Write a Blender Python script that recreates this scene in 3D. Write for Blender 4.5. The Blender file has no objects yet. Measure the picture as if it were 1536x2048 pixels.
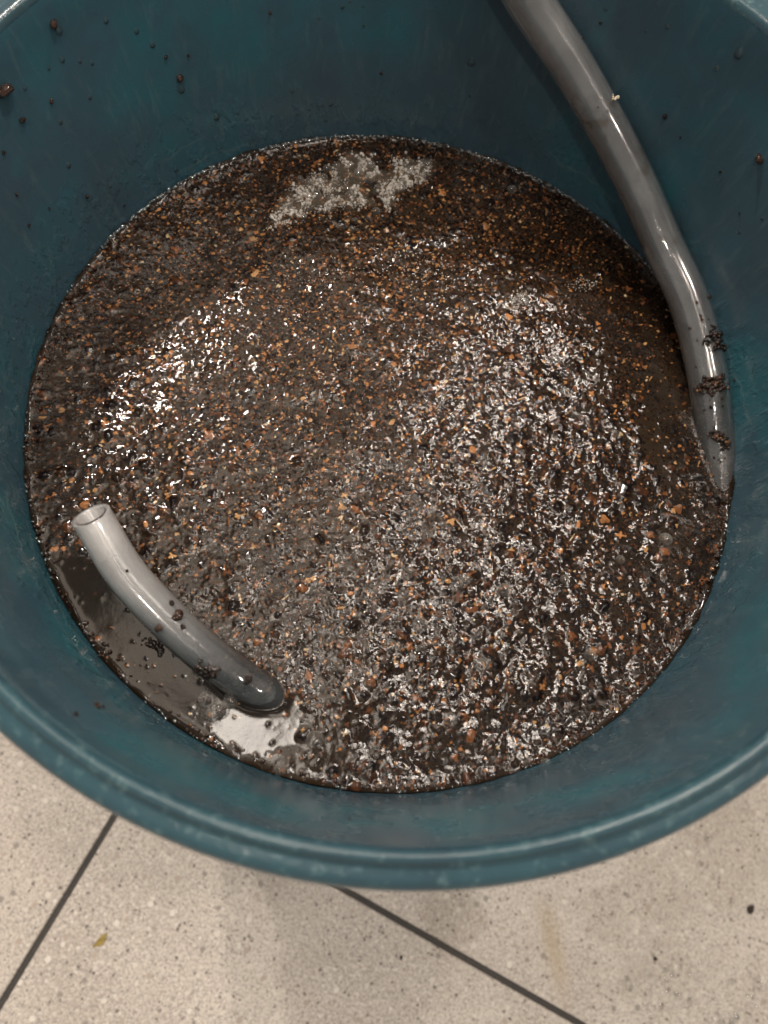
import bpy, bmesh, math, random
import numpy as np
from mathutils import Vector, Matrix, noise

random.seed(7)
rng = np.random.default_rng(7)
SC = bpy.context.scene
COL = SC.collection
R = math.radians

# ------------------------------------------------------------------ camera, world, lamps
FPX, IW, IH = 1476.94, 1536, 2048
FW = np.array([0.0, 0.32338304, -0.94626815])
RT = np.array([0.9429319, 0.31509369, 0.1076819])
UP = np.array([-0.33298562, 0.89226643, 0.30492819])
ZW, DW = 0.245, 0.3010                    # water level above the floor, camera above water
CAM = np.array([0.00962, -0.14649, ZW + DW])

cam_d = bpy.data.cameras.new('camera')
cam = bpy.data.objects.new('camera', cam_d)
COL.objects.link(cam)
m = Matrix(((RT[0], UP[0], -FW[0], CAM[0]), (RT[1], UP[1], -FW[1], CAM[1]),
            (RT[2], UP[2], -FW[2], CAM[2]), (0, 0, 0, 1)))
cam.matrix_world = m
cam_d.sensor_fit = 'AUTO'
cam_d.sensor_width = 36.0
cam_d.lens = FPX / IH * 36.0
cam_d.clip_start = 0.01
cam_d.clip_end = 50
cam_d.dof.use_dof = True
cam_d.dof.focus_distance = 0.318
cam_d.dof.aperture_fstop = 7.5
SC.camera = cam

world = bpy.data.worlds.new('World')
SC.world = world
world.use_nodes = True
bg = world.node_tree.nodes['Background']
bg.inputs['Color'].default_value = (1.0, 0.93, 0.86, 1)
bg.inputs['Strength'].default_value = 0.42

SC.view_settings.view_transform = 'Standard'
SC.view_settings.look = 'None'
SC.view_settings.exposure = 0.0
SC.view_settings.gamma = 1.0
SC.render.engine = 'CYCLES'
SC.cycles.max_bounces = 10
SC.cycles.transmission_bounces = 8
SC.cycles.transparent_max_bounces = 12
SC.cycles.sample_clamp_indirect = 6.0
SC.cycles.caustics_reflective = False

HR, HU = np.array([0.949, 0.316]), np.array([-0.316, 0.949])   # horizontal directions of image right / image up


def lamp(name, right, up, z, size, power, colour=(1.0, 0.895, 0.79), size_y=None, spin=0.0):
    """A ceiling lamp, or an added fill, pointing down at the bucket."""
    d = bpy.data.lights.new(name, 'AREA')
    d.energy = power
    d.color = colour
    if size_y:
        d.shape = 'RECTANGLE'; d.size = size; d.size_y = size_y
    else:
        d.shape = 'DISK'; d.size = size
    o = bpy.data.objects.new(name, d)
    COL.objects.link(o)
    p = right * HR + up * HU
    o.location = (p[0], p[1] - 0.14, z)
    tgt = Vector((0, -0.1, 0.2)) - Vector(o.location)
    q = Vector((0, 0, -1)).rotation_difference(Vector((0, 0, -1)) if size_y else tgt)
    if size_y:
        q = Matrix.Rotation(0.322, 3, 'Z').to_quaternion()
    o.rotation_mode = 'QUATERNION'
    o.rotation_quaternion = q
    return o


WARM = (1.0, 0.85, 0.69)
lamp('ceiling_panel_lamp', -0.36, 0.52, 2.4, 0.50, 4.3, WARM, size_y=0.75)
lamp('ceiling_strip_lamp', -0.02, 1.20, 2.4, 0.04, 7, WARM, size_y=3.4)
lamp('ceiling_and_fill_lamp', -0.165, 0.08, 2.4, 0.22, 4)
lamp('ceiling_and_fill_lamp', -0.80, 1.75, 2.4, 0.08, 34)
lamp('ceiling_and_fill_lamp', -1.02, 1.72, 2.4, 0.08, 24)
lamp('ceiling_and_fill_lamp', 0.75, 1.25, 2.4, 0.08, 13)
lamp('ceiling_and_fill_lamp', 0.62, 0.30, 2.4, 0.13, 12)
lamp('ceiling_and_fill_lamp', 0.30, 0.62, 2.4, 0.08, 4)
lamp('ceiling_and_fill_lamp', -0.45, -1.05, 2.4, 0.12, 8)  # added near-side fill that lifts the far wall, no known fixture
lamp('ceiling_and_fill_lamp', 1.40, -0.85, 2.4, 0.10, 6)  # added lamp, placed so that the wet tiles at right glint

# ------------------------------------------------------------------ projection helpers


def ray(px, py):
    return FW + (px - 768) / FPX * RT - (py - 1024) / FPX * UP


def on_plane(px, py, z):
    v = ray(px, py)
    return CAM + v * ((z - CAM[2]) / v[2])


def project(P):
    d = P - CAM
    z = d @ FW
    return 768 + FPX * (d @ RT) / z, 1024 - FPX * (d @ UP) / z


# bucket: axis through the origin, slightly skewed rim (soft plastic)
H_IN = 0.1018                                  # inner rim edge above the water
OX, OY, TX, TY = -0.0054, 0.0020, 0.036, 0.0493


def bucket_pt(th, r, h):
    """h measured from the water level."""
    s = min(max(h / H_IN, 0.0), 1.15)
    dx, dy = r * math.cos(th), r * math.sin(th)
    return np.array([dx + OX * s, dy + OY * s, ZW + h + s * (TX * dx + TY * dy)])


def wall_r(h):
    return 0.158 + 0.012 * h / H_IN


def on_wall(px, py, off=0.0):
    """First point where the pixel's ray comes within off of the inner wall; also the inward normal."""
    v = ray(px, py)
    t = np.arange(0.05, 0.7, 0.0002)
    P = CAM[None] + v[None] * t[:, None]
    h = P[:, 2] - ZW
    for _ in range(3):
        s = np.clip(h / H_IN, 0, 1.15)
        dx, dy = P[:, 0] - OX * s, P[:, 1] - OY * s
        h = P[:, 2] - ZW - s * (TX * dx + TY * dy)
    rr = np.hypot(dx, dy)
    k = int(np.argmax(rr > 0.158 + 0.012 * h / H_IN - off))
    n = np.array([-dx[k], -dy[k], 0.118 * rr[k]])
    return P[k], n / np.linalg.norm(n)


# ------------------------------------------------------------------ object helpers


def link(name, me, mat=None, parent=None, smooth=True):
    o = bpy.data.objects.new(name, me)
    COL.objects.link(o)
    if mat is not None and not me.materials:
        me.materials.append(mat)
    if smooth and len(me.polygons):
        me.polygons.foreach_set('use_smooth', [True] * len(me.polygons))
    if parent is not None:
        o.parent = parent
    return o


def tag(o, label=None, cat=None, group=None, kind=None):
    if label: o['label'] = label
    if cat: o['category'] = cat
    if group: o['group'] = group
    if kind: o['kind'] = kind
    return o


def empty(name, loc=(0, 0, 0)):
    o = bpy.data.objects.new(name, None)
    COL.objects.link(o)
    o.location = loc
    o.empty_display_size = 0.02
    return o


def mesh_np(name, V, F):
    """V (n,3) float, F (m,k) int with constant k."""
    V = np.asarray(V, np.float32); F = np.asarray(F, np.int32)
    me = bpy.data.meshes.new(name)
    me.vertices.add(len(V)); me.vertices.foreach_set('co', V.ravel())
    k = F.shape[1]
    me.loops.add(F.size); me.loops.foreach_set('vertex_index', F.ravel())
    me.polygons.add(len(F))
    me.polygons.foreach_set('loop_start', np.arange(0, F.size, k, dtype=np.int32))
    me.polygons.foreach_set('loop_total', np.full(len(F), k, np.int32))
    me.update(calc_edges=True)
    return me


def ico(sub, r=1.0):
    bm = bmesh.new()
    bmesh.ops.create_icosphere(bm, subdivisions=sub, radius=r)
    V = np.array([v.co[:] for v in bm.verts]); F = np.array([[v.index for v in f.verts] for f in bm.faces])
    bm.free()
    return V, F


def revolve(name, prof, n=288, close=False):
    """prof: (r, h) pairs with h from the water level."""
    V = []
    for (r, h) in prof:
        for i in range(n):
            th = 2 * math.pi * i / n
            far = max(0.0, math.cos(th - 1.91)) ** 0.7
            V.append(bucket_pt(th, r + 0.016 * far * min(max((r - 0.1738) / 0.007, 0), 1) * (h > 0.08), h))
    F = []
    m_ = len(prof)
    for j in range(m_ if close else m_ - 1):
        a, b = j * n, ((j + 1) % m_) * n
        for i in range(n):
            k = (i + 1) % n
            F.append((a + i, a + k, b + k, b + i))
    return mesh_np(name, V, F)


# ------------------------------------------------------------------ materials


class NT:
    def __init__(self, name):
        self.m = bpy.data.materials.new(name)
        self.m.use_nodes = True
        self.t = self.m.node_tree
        self.b = self.t.nodes['Principled BSDF']
        self.out = self.t.nodes['Material Output']

    def n(self, typ, **kw):
        nd = self.t.nodes.new(typ)
        for k, v in kw.items():
            if k.startswith('i_'):
                nd.inputs[k[2:].replace('_', ' ')].default_value = v
            else:
                setattr(nd, k, v)
        return nd

    def l(self, a, b):
        self.t.links.new(a, b)

    def set(self, **kw):
        for k, v in kw.items():
            self.b.inputs[k.replace('_', ' ')].default_value = v
        return self

    def ramp(self, fac, stops, interp='LINEAR'):
        r = self.n('ShaderNodeValToRGB')
        r.color_ramp.interpolation = interp
        els = r.color_ramp.elements
        while len(els) < len(stops):
            els.new(0.5)
        for e, (p, c) in zip(els, stops):
            e.position = p
            e.color = (*c, 1) if len(c) == 3 else c
        self.l(fac, r.inputs['Fac'])
        return r.outputs['Color']

    def mix(self, fac, a, b, mode='MIX'):
        x = self.n('ShaderNodeMix', data_type='RGBA', blend_type=mode)
        for s, v in ((x.inputs[0], fac), (x.inputs[6], a), (x.inputs[7], b)):
            if hasattr(v, 'links'):
                self.l(v, s)
            else:
                s.default_value = v if not isinstance(v, tuple) else (*v, 1)[:4]
        return x.outputs[2]

    def math(self, op, a, b=0.0, clamp=False):
        x = self.n('ShaderNodeMath', operation=op, use_clamp=clamp)
        for s, v in ((x.inputs[0], a), (x.inputs[1], b)):
            if hasattr(v, 'links'):
                self.l(v, s)
            else:
                s.default_value = v
        return x.outputs[0]

    def noise(self, vec, scale, detail=3, rough=0.55, dist=0.0):
        x = self.n('ShaderNodeTexNoise')
        x.inputs['Scale'].default_value = scale
        x.inputs['Detail'].default_value = detail
        x.inputs['Roughness'].default_value = rough
        x.inputs['Distortion'].default_value = dist
        self.l(vec, x.inputs['Vector'])
        return x.outputs['Fac'], x.outputs['Color']

    def voro(self, vec, scale, feature='F1', rnd=1.0):
        x = self.n('ShaderNodeTexVoronoi', feature=feature)
        x.inputs['Scale'].default_value = scale
        x.inputs['Randomness'].default_value = rnd
        self.l(vec, x.inputs['Vector'])
        return x

    def bump(self, height, dist, strength=1.0):
        x = self.n('ShaderNodeBump')
        x.inputs['Distance'].default_value = dist
        x.inputs['Strength'].default_value = strength
        self.l(height, x.inputs['Height'])
        self.l(x.outputs['Normal'], self.b.inputs['Normal'])
        return x

    def obj(self):
        return self.n('ShaderNodeTexCoord').outputs['Object']

    def mapping(self, vec, scale=(1, 1, 1), loc=(0, 0, 0)):
        x = self.n('ShaderNodeMapping')
        x.inputs['Scale'].default_value = scale
        x.inputs['Location'].default_value = loc
        self.l(vec, x.inputs['Vector'])
        return x.outputs['Vector']


def mat_plastic():
    t = NT('teal_plastic')
    v = t.obj()
    f1, _ = t.noise(v, 14, 4, 0.6)
    f2, _ = t.noise(v, 45, 3, 0.6)
    c = t.ramp(f1, [(0.30, (0.045, 0.077, 0.102)), (0.50, (0.043, 0.096, 0.126)), (0.70, (0.027, 0.135, 0.165))])
    sc = t.ramp(f2, [(0.62, (0, 0, 0)), (0.80, (1, 1, 1))])
    c = t.mix(t.math('MULTIPLY', sc, 0.35), c, (0.030, 0.16, 0.175))
    # pale limescale film, fine wipe marks
    g, _ = t.noise(t.mapping(v, (60, 60, 9)), 4.0, 5, 0.65, 0.4)
    fm = t.ramp(g, [(0.55, (0, 0, 0)), (0.78, (1, 1, 1))])
    c = t.mix(t.math('MULTIPLY', fm, 0.22), c, (0.18, 0.23, 0.23))
    s, _ = t.noise(v, 900, 2, 0.5)
    sp = t.ramp(s, [(0.76, (0, 0, 0)), (0.80, (1, 1, 1))])
    c = t.mix(t.math('MULTIPLY', sp, 0.25), c, (0.25, 0.33, 0.33))
    pz0 = t.n('ShaderNodeSeparateXYZ'); t.l(v, pz0.inputs[0])
    for h0, amp in ((0.006, 0.010), (0.016, 0.016)):
        dd = t.math('ABSOLUTE', t.math('SUBTRACT', pz0.outputs[2], t.math('ADD', ZW + h0, t.math('MULTIPLY', t.math('SUBTRACT', f2, 0.5), amp))))
        lnm = t.math('MULTIPLY', t.math('SUBTRACT', 1.0, t.math('DIVIDE', dd, 0.0011), True), t.ramp(f1, [(0.50, (0, 0, 0)), (0.60, (1, 1, 1))]))
        c = t.mix(t.math('MULTIPLY', lnm, 0.28), c, (0.20, 0.24, 0.23))
    t.l(c, t.b.inputs['Base Color'])
    rg = t.ramp(f2, [(0.3, (0.14,) * 3), (0.7, (0.36,) * 3)])
    # the splashed band above the liquid is still wet
    pz = t.n('ShaderNodeSeparateXYZ'); t.l(v, pz.inputs[0])
    wb = t.math('SUBTRACT', 1.0, t.math('DIVIDE', t.math('SUBTRACT', t.math('SUBTRACT', pz.outputs[2], ZW), t.math('MULTIPLY', f1, 0.05)), 0.012), True)
    rg = t.mix(t.math('MULTIPLY', wb, 0.8), rg, (0.10, 0.10, 0.10))
    t.l(rg, t.b.inputs['Roughness'])
    h = t.math('ADD', t.math('MULTIPLY', f2, 0.6), t.math('MULTIPLY', g, 0.4))
    h = t.math('ADD', h, t.math('MULTIPLY', s, 0.06))
    dr, _ = t.noise(t.mapping(v, (1, 1, 0.45)), 190, 3, 0.6)
    h = t.math('ADD', h, t.math('MULTIPLY', t.math('MULTIPLY', wb, t.ramp(dr, [(0.5, (0, 0, 0)), (0.62, (1, 1, 1))])), 0.7))
    t.bump(h, 0.0011, 0.35)
    t.set(IOR=1.5)
    t.b.inputs['Subsurface Weight'].default_value = 0.0
    return t.m


def mat_rim():
    t = NT('rim_plastic')
    v = t.obj()
    f1, _ = t.noise(v, 30, 4, 0.6)
    c = t.ramp(f1, [(0.3, (0.022, 0.050, 0.066)), (0.7, (0.030, 0.082, 0.100))])
    w, _ = t.noise(t.mapping(v, (1, 1, 1)), 240, 3, 0.7)
    ws = t.ramp(w, [(0.56, (0, 0, 0)), (0.72, (1, 1, 1))])
    c = t.mix(t.math('MULTIPLY', ws, 0.30), c, (0.20, 0.30, 0.30))
    t.l(c, t.b.inputs['Base Color'])
    t.set(Roughness=0.22, IOR=1.5)
    t.bump(w, 0.0006, 0.35)
    return t.m


def mat_slurry(water=False):
    t = NT('murky_water' if water else 'wet_grounds')
    v = t.obj()
    a = t.n('ShaderNodeVertexColor', layer_name='col')
    n1, _ = t.noise(v, 1500, 2, 0.6)
    mul = t.ramp(n1, [(0.3, (0.65,) * 3), (0.7, (1.25,) * 3)])
    c = t.mix(1.0, a.outputs['Color'], mul, 'MULTIPLY')
    t.l(c, t.b.inputs['Base Color'])
    t.l(t.math('ADD', t.math('MULTIPLY', a.outputs['Alpha'], 0.03), 0.095 if water else 0.030), t.b.inputs['Roughness'])
    t.set(IOR=1.36)
    if water:
        n2, _ = t.noise(v, 900, 2, 0.5)
        t.bump(n2, 0.0002, 0.05)
    else:
        n2, _ = t.noise(v, 2200, 3, 0.6)
        t.bump(n2, 0.0003, 0.12)
    return t.m


def mat_grain(name, c0, c1, rough=0.12, coat=0.9):
    t = NT(name)
    v = t.obj()
    f, _ = t.noise(v, 2.4, 3, 0.6)
    f2, _ = t.noise(v, 9, 2, 0.6)
    c = t.ramp(f, [(0.35, c0), (0.68, c1)])
    t.l(c, t.b.inputs['Base Color'])
    t.set(Roughness=rough, IOR=1.4)
    t.b.inputs['Coat Weight'].default_value = coat
    t.b.inputs['Coat Roughness'].default_value = 0.06
    t.b.inputs['Coat IOR'].default_value = 1.33
    t.bump(t.math('ADD', t.math('MULTIPLY', f, 0.5), f2), 0.4, 0.5)
    return t.m


def mat_hose():
    t = NT('milky_clear_vinyl')
    v = t.obj()
    uv = t.n('ShaderNodeTexCoord').outputs['UV']
    a = t.n('ShaderNodeVertexColor', layer_name='frost')
    f, _ = t.noise(v, 40, 4, 0.6)
    c = t.mix(a.outputs['Color'], (0.62, 0.63, 0.64), (0.74, 0.73, 0.72))
    c = t.mix(1.0, c, t.ramp(f, [(0.3, (0.75,) * 3), (0.7, (1.15,) * 3)]), 'MULTIPLY')
    # tan silt dried inside the bore
    g, _ = t.noise(v, 210, 3, 0.6)
    g2, _ = t.noise(v, 26, 2, 0.5)
    silt = t.math('MULTIPLY', t.ramp(g, [(0.52, (0, 0, 0)), (0.64, (1, 1, 1))]), t.ramp(g2, [(0.52, (0, 0, 0)), (0.62, (1, 1, 1))]))
    c = t.mix(t.math('MULTIPLY', silt, t.math('MULTIPLY', a.outputs['Alpha'], 0.8)), c, (0.30, 0.22, 0.13))
    t.l(c, t.b.inputs['Base Color'])
    t.set(IOR=1.45)
    t.l(t.math('SUBTRACT', 1.0, t.math('MULTIPLY', a.outputs['Color'], 0.34)), t.b.inputs['Transmission Weight'])
    t.l(t.math('ADD', 0.03, t.math('MULTIPLY', a.outputs['Color'], 0.24)), t.b.inputs['Roughness'])
    t.b.inputs['Coat Weight'].default_value = 1.0
    t.b.inputs['Coat Roughness'].default_value = 0.06
    n2, _ = t.noise(v, 1100, 3, 0.6)
    t.bump(n2, 0.0004, 0.22)
    return t.m


def mat_clear(name, boost=0.0, lens_tint=0.07):
    t = NT(name)
    tr = t.n('ShaderNodeBsdfTransparent')
    tr.inputs['Color'].default_value = (0.93, 0.94, 0.94, 1)
    gl = t.n('ShaderNodeBsdfGlossy')
    gl.inputs['Roughness'].default_value = 0.05
    fr = t.n('ShaderNodeFresnel')
    fr.inputs['IOR'].default_value = 1.36
    mx = t.n('ShaderNodeMixShader')
    t.l(t.math('ADD', fr.outputs[0], boost), mx.inputs[0])
    t.l(tr.outputs[0], mx.inputs[1]); t.l(gl.outputs[0], mx.inputs[2])
    df = t.n('ShaderNodeBsdfDiffuse')
    df.inputs['Color'].default_value = (0.40, 0.50, 0.52, 1)  # pale diffuse stands in for light gathered inside the clear drops
    m2 = t.n('ShaderNodeMixShader'); m2.inputs[0].default_value = lens_tint
    t.l(mx.outputs[0], m2.inputs[1]); t.l(df.outputs[0], m2.inputs[2])
    t.l(m2.outputs[0], t.out.inputs['Surface'])
    return t.m


def mat_bubble():
    t = NT('soap_thin_film')
    tr = t.n('ShaderNodeBsdfTransparent')
    gl = t.n('ShaderNodeBsdfGlossy')
    gl.inputs['Roughness'].default_value = 0.04
    gl.inputs['Color'].default_value = (0.95, 0.92, 0.88, 1)
    lw = t.n('ShaderNodeLayerWeight')
    lw.inputs['Blend'].default_value = 0.35
    df = t.n('ShaderNodeBsdfDiffuse'); df.inputs['Color'].default_value = (0.75, 0.70, 0.62, 1)  # whitish colour stands in for bright reflections on the bubble rims
    m2 = t.n('ShaderNodeMixShader'); m2.inputs[0].default_value = 0.28
    t.l(gl.outputs[0], m2.inputs[1]); t.l(df.outputs[0], m2.inputs[2])
    mx = t.n('ShaderNodeMixShader')
    t.l(t.math('ADD', t.math('MULTIPLY', lw.outputs['Facing'], 0.85), 0.04), mx.inputs[0])
    t.l(tr.outputs[0], mx.inputs[1]); t.l(m2.outputs[0], mx.inputs[2])
    t.l(mx.outputs[0], t.out.inputs['Surface'])
    return t.m


def mat_foam():
    t = NT('pale_froth')
    v = t.obj()
    f, _ = t.noise(v, 160, 3, 0.6)
    c = t.ramp(f, [(0.3, (0.60, 0.54, 0.48)), (0.7, (0.84, 0.79, 0.73))])
    t.l(c, t.b.inputs['Base Color'])
    t.set(Roughness=0.10, IOR=1.33)
    t.b.inputs['Transmission Weight'].default_value = 0.35
    return t.m


def mat_terrazzo():
    t = NT('terrazzo')
    v = t.n('ShaderNodeNewGeometry').outputs['Position']
    f, _ = t.noise(v, 7, 4, 0.6)
    base = t.ramp(f, [(0.3, (0.39, 0.345, 0.300)), (0.7, (0.53, 0.475, 0.420))])
    fine, _ = t.noise(v, 520, 4, 0.75)
    base = t.mix(1.0, base, t.ramp(fine, [(0.30, (0.52,) * 3), (0.70, (1.42,) * 3)]), 'MULTIPLY')
    wv, wc = t.noise(v, 520, 3, 0.6)
    vd = t.n('ShaderNodeVectorMath', operation='MULTIPLY_ADD')
    t.l(wc, vd.inputs[0]); vd.inputs[1].default_value = (0.0030,) * 3; t.l(v, vd.inputs[2])
    for scale, thr, share, cols in (
            (760, 0.44, 0.50, [(0.0, (0.50, 0.455, 0.40)), (0.35, (0.31, 0.275, 0.24)), (0.7, (0.22, 0.19, 0.165)), (0.88, (0.58, 0.54, 0.48))]),
            (400, 0.42, 0.34, [(0.0, (0.52, 0.475, 0.42)), (0.35, (0.30, 0.265, 0.23)), (0.6, (0.56, 0.52, 0.46)), (0.80, (0.13, 0.11, 0.095)), (0.9, (0.20, 0.17, 0.15))]),
            (190, 0.36, 0.11, [(0.0, (0.55, 0.50, 0.44)), (0.3, (0.36, 0.30, 0.25)), (0.6, (0.60, 0.56, 0.50)), (0.8, (0.24, 0.215, 0.19))])):
        vo = t.voro(vd.outputs[0], scale)
        sep = t.n('ShaderNodeSeparateColor'); t.l(vo.outputs['Color'], sep.inputs[0])
        inside = t.math('LESS_THAN', vo.outputs['Distance'], thr)
        pick = t.math('LESS_THAN', sep.outputs[0], share)
        cc = t.ramp(sep.outputs[1], cols, 'CONSTANT')
        base = t.mix(t.math('MULTIPLY', inside, pick), base, cc)
    # damp splashes and one dried yellowish run, each a stain of its own on the stone
    w1, _ = t.noise(v, 60, 4, 0.65)
    w2, _ = t.noise(v, 16, 3, 0.6)
    wet = None
    for px, py, rad in ((1335, 1955, 0.036), (1262, 1962, 0.014), (1215, 1830, 0.026), (1440, 1700, 0.05), (1310, 1775, 0.035), (1520, 1990, 0.03), (900, 1830, 0.03)):
        P = on_plane(px, py, 0)
        d = t.n('ShaderNodeVectorMath', operation='DISTANCE'); t.l(v, d.inputs[0]); d.inputs[1].default_value = P
        k = t.math('SUBTRACT', 1.0, t.math('DIVIDE', d.outputs['Value'], rad), True)
        wet = k if wet is None else t.math('MAXIMUM', wet, k)
    wet = t.math('MULTIPLY', t.math('SUBTRACT', t.math('ADD', t.math('MULTIPLY', wet, 0.9), w1), 0.62), 4.0, True)
    base = t.mix(t.math('MULTIPLY', wet, 0.20), base, (0.20, 0.165, 0.12))
    P, Q = on_plane(1090, 1790, 0), on_plane(1135, 2010, 0)
    mid, dirn = (P + Q) / 2, (Q - P) / np.linalg.norm(Q - P)
    ln = np.linalg.norm(Q - P) / 2
    sub_ = t.n('ShaderNodeVectorMath', operation='SUBTRACT'); t.l(v, sub_.inputs[0]); sub_.inputs[1].default_value = mid
    al = t.n('ShaderNodeVectorMath', operation='DOT_PRODUCT'); t.l(sub_.outputs[0], al.inputs[0]); al.inputs[1].default_value = dirn
    ac = t.n('ShaderNodeVectorMath', operation='DOT_PRODUCT'); t.l(sub_.outputs[0], ac.inputs[0]); ac.inputs[1].default_value = (-dirn[1], dirn[0], 0)
    run = t.math('MULTIPLY', t.math('SUBTRACT', 1.0, t.math('DIVIDE', t.math('ABSOLUTE', al.outputs['Value']), ln * 1.15), True),
                 t.math('SUBTRACT', 1.0, t.math('DIVIDE', t.math('ABSOLUTE', t.math('ADD', ac.outputs['Value'], t.math('MULTIPLY', t.math('SUBTRACT', w2, 0.5), 0.02))), 0.011), True))
    run = t.math('MULTIPLY', t.math('MULTIPLY', run, w1), 2.6, True)
    base = t.mix(t.math('MULTIPLY', run, 0.55), base, (0.36, 0.27, 0.15))
    base = t.mix(t.math('MULTIPLY', t.ramp(w2, [(0.5, (0, 0, 0)), (0.7, (1, 1, 1))]), 0.22), base, (0.27, 0.22, 0.18))
    t.l(base, t.b.inputs['Base Color'])
    t.l(t.math('SUBTRACT', 0.42, t.math('MULTIPLY', wet, 0.34)), t.b.inputs['Roughness'])
    t.set(IOR=1.5)
    t.bump(t.math('ADD', fine, t.math('MULTIPLY', wv, 0.7)), 0.0008, 0.22)
    return t.m


def mat_grout():
    t = NT('dark_grout')
    v = t.n('ShaderNodeNewGeometry').outputs['Position']
    f, _ = t.noise(v, 700, 3, 0.7)
    c = t.ramp(f, [(0.3, (0.025, 0.022, 0.020)), (0.66, (0.055, 0.048, 0.043)), (0.78, (0.12, 0.10, 0.09))])
    t.l(c, t.b.inputs['Base Color'])
    t.set(Roughness=0.7)
    t.bump(f, 0.002, 0.4)
    return t.m


def mat_plain(name, c, rough=0.5):
    t = NT(name)
    v = t.obj()
    f, _ = t.noise(v, 300, 2, 0.6)
    cc = t.ramp(f, [(0.3, tuple(x * 0.7 for x in c)), (0.7, tuple(x * 1.25 for x in c))])
    t.l(cc, t.b.inputs['Base Color'])
    t.set(Roughness=rough)
    return t.m


M_PL, M_RIM = mat_plastic(), mat_rim()
M_SL, M_WA = mat_slurry(False), mat_slurry(True)
M_GR = [mat_grain('dark_grain', (0.010, 0.006, 0.004), (0.040, 0.020, 0.011)),
        mat_grain('red_brown_grain', (0.022, 0.010, 0.006), (0.070, 0.027, 0.013)),
        mat_grain('tan_grain', (0.13, 0.055, 0.02), (0.32, 0.16, 0.07), 0.3, 0.4)]
M_HOSE, M_DROP, M_BUB, M_FOAM = mat_hose(), mat_clear('droplet_water'), mat_bubble(), mat_foam()
M_TER, M_GROUT = mat_terrazzo(), mat_grout()

# ------------------------------------------------------------------ floor of terrazzo tiles
ANG = math.atan2(-0.02811, 0.17131)
ex = np.array([math.cos(ANG), math.sin(ANG)]); ey = np.array([-math.sin(ANG), math.cos(ANG)])
a0 = on_plane(230, 1630, 0)[:2]; a1 = on_plane(690, 1780, 0)[:2]
corner = a0 + ey * ((a1 - a0) @ ey)           # the joint crossing hidden behind the bucket
T, G = 0.60, 0.0042
bm = bmesh.new()
q = [bm.verts.new((x, y, -0.0016)) for x, y in ((-1.9, -1.9), (1.9, -1.9), (1.9, 1.9), (-1.9, 1.9))]
bm.faces.new(q)
q2 = [bm.verts.new((x, y, -0.05)) for x, y in ((-1.9, -1.9), (1.9, -1.9), (1.9, 1.9), (-1.9, 1.9))]
for i in range(4):
    bm.faces.new((q[i], q2[i], q2[(i + 1) % 4], q[(i + 1) % 4]))
me = bpy.data.meshes.new('floor'); bm.to_mesh(me); bm.free()
floor = link('floor', me, M_GROUT, smooth=False)
tag(floor, kind='structure')
bm = bmesh.new()
bmesh.ops.create_cube(bm, size=1.0, matrix=Matrix.Diagonal((T - G, T - G, 0.012, 1)))
bmesh.ops.bevel(bm, geom=[e for e in bm.edges if all(v.co.z > 0 for v in e.verts)], offset=0.0006, segments=2, affect='EDGES')
tile_me = bpy.data.meshes.new('tile'); bm.to_mesh(tile_me); bm.free()
tile_me.materials.append(M_TER)
for i in range(-3, 3):
    for j in range(-3, 3):
        p = corner + ex * (i + 0.5) * T + ey * (j + 0.5) * T
        o = link('tile', tile_me, None, floor, smooth=False)
        o.location = (p[0], p[1], -0.006)
        o.rotation_euler = (0, 0, ANG)

# ------------------------------------------------------------------ the bucket
bucket = empty('bucket', (0, 0, 0))
tag(bucket, 'teal plastic bucket with rolled rim half full of brown slurry', 'bucket')
HB = -ZW + 0.004
inner = [(0.001, HB + 0.006), (0.12, HB + 0.006), (wall_r(HB) - 0.004, HB + 0.008), (wall_r(HB + 0.02), HB + 0.02)]
for k in range(1, 12):
    h = HB + 0.02 + (0.074 - HB - 0.02) * k / 11
    inner.append((wall_r(h), h))
inner += [(wall_r(0.078) + 0.0002, 0.078), (wall_r(0.082) + 0.0004, 0.083), (wall_r(0.09) + 0.0002, 0.090), (0.1691, 0.0965), (0.1697, 0.0996)]
outer = [(0.1730, 0.0880), (0.1722, 0.080), (0.1672, 0.02), (0.1612, -0.06), (0.152, -0.17), (0.1445, HB + 0.012), (0.1415, HB + 0.001), (0.138, HB), (0.001, HB)]
rimp = [(0.1697, 0.0996), (0.1701, 0.1012), (0.1709, 0.1022), (0.1720, 0.1025), (0.1731, 0.1021), (0.1738, 0.1010), (0.1743, 0.0997),
        (0.1755, 0.0993), (0.1772, 0.0991), (0.1785, 0.0986), (0.1796, 0.0976), (0.1804, 0.0962), (0.1808, 0.0943), (0.1808, 0.0915), (0.1803, 0.0897),
        (0.1790, 0.0890), (0.1765, 0.0892), (0.1735, 0.0893), (0.1730, 0.0880)]
link('bucket_wall', revolve('bucket_wall', inner[::-1] and inner), M_PL, bucket)
link('bucket_rim', revolve('bucket_rim', rimp), M_RIM, bucket)
link('outer_shell', revolve('outer_shell', outer), M_PL, bucket)

# ------------------------------------------------------------------ the hose
RH0, RH1 = 0.0090, 0.0076
up_px = [(1012, -75), (1056, 0), (1135, 118), (1211, 250), (1278, 380), (1333, 505), (1375, 595), (1404, 699), (1420, 784), (1429, 869), (1435, 930), (1433, 1000), (1424, 1060)]
path, rads = [], []
upper = []
for (x, y) in up_px:
    P, n = on_wall(x, y, RH0 + 0.0004)
    if y > 800: P = on_plane(x, y, ZW - 0.0005 - 0.000062 * (y - 869))
    upper.append(P)
upper = np.array(upper)
d0 = upper[0] - upper[2]; d0 /= np.linalg.norm(d0)
h0 = upper[0]
out2 = np.array([h0[0], h0[1]]); out2 /= np.linalg.norm(out2)
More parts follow.
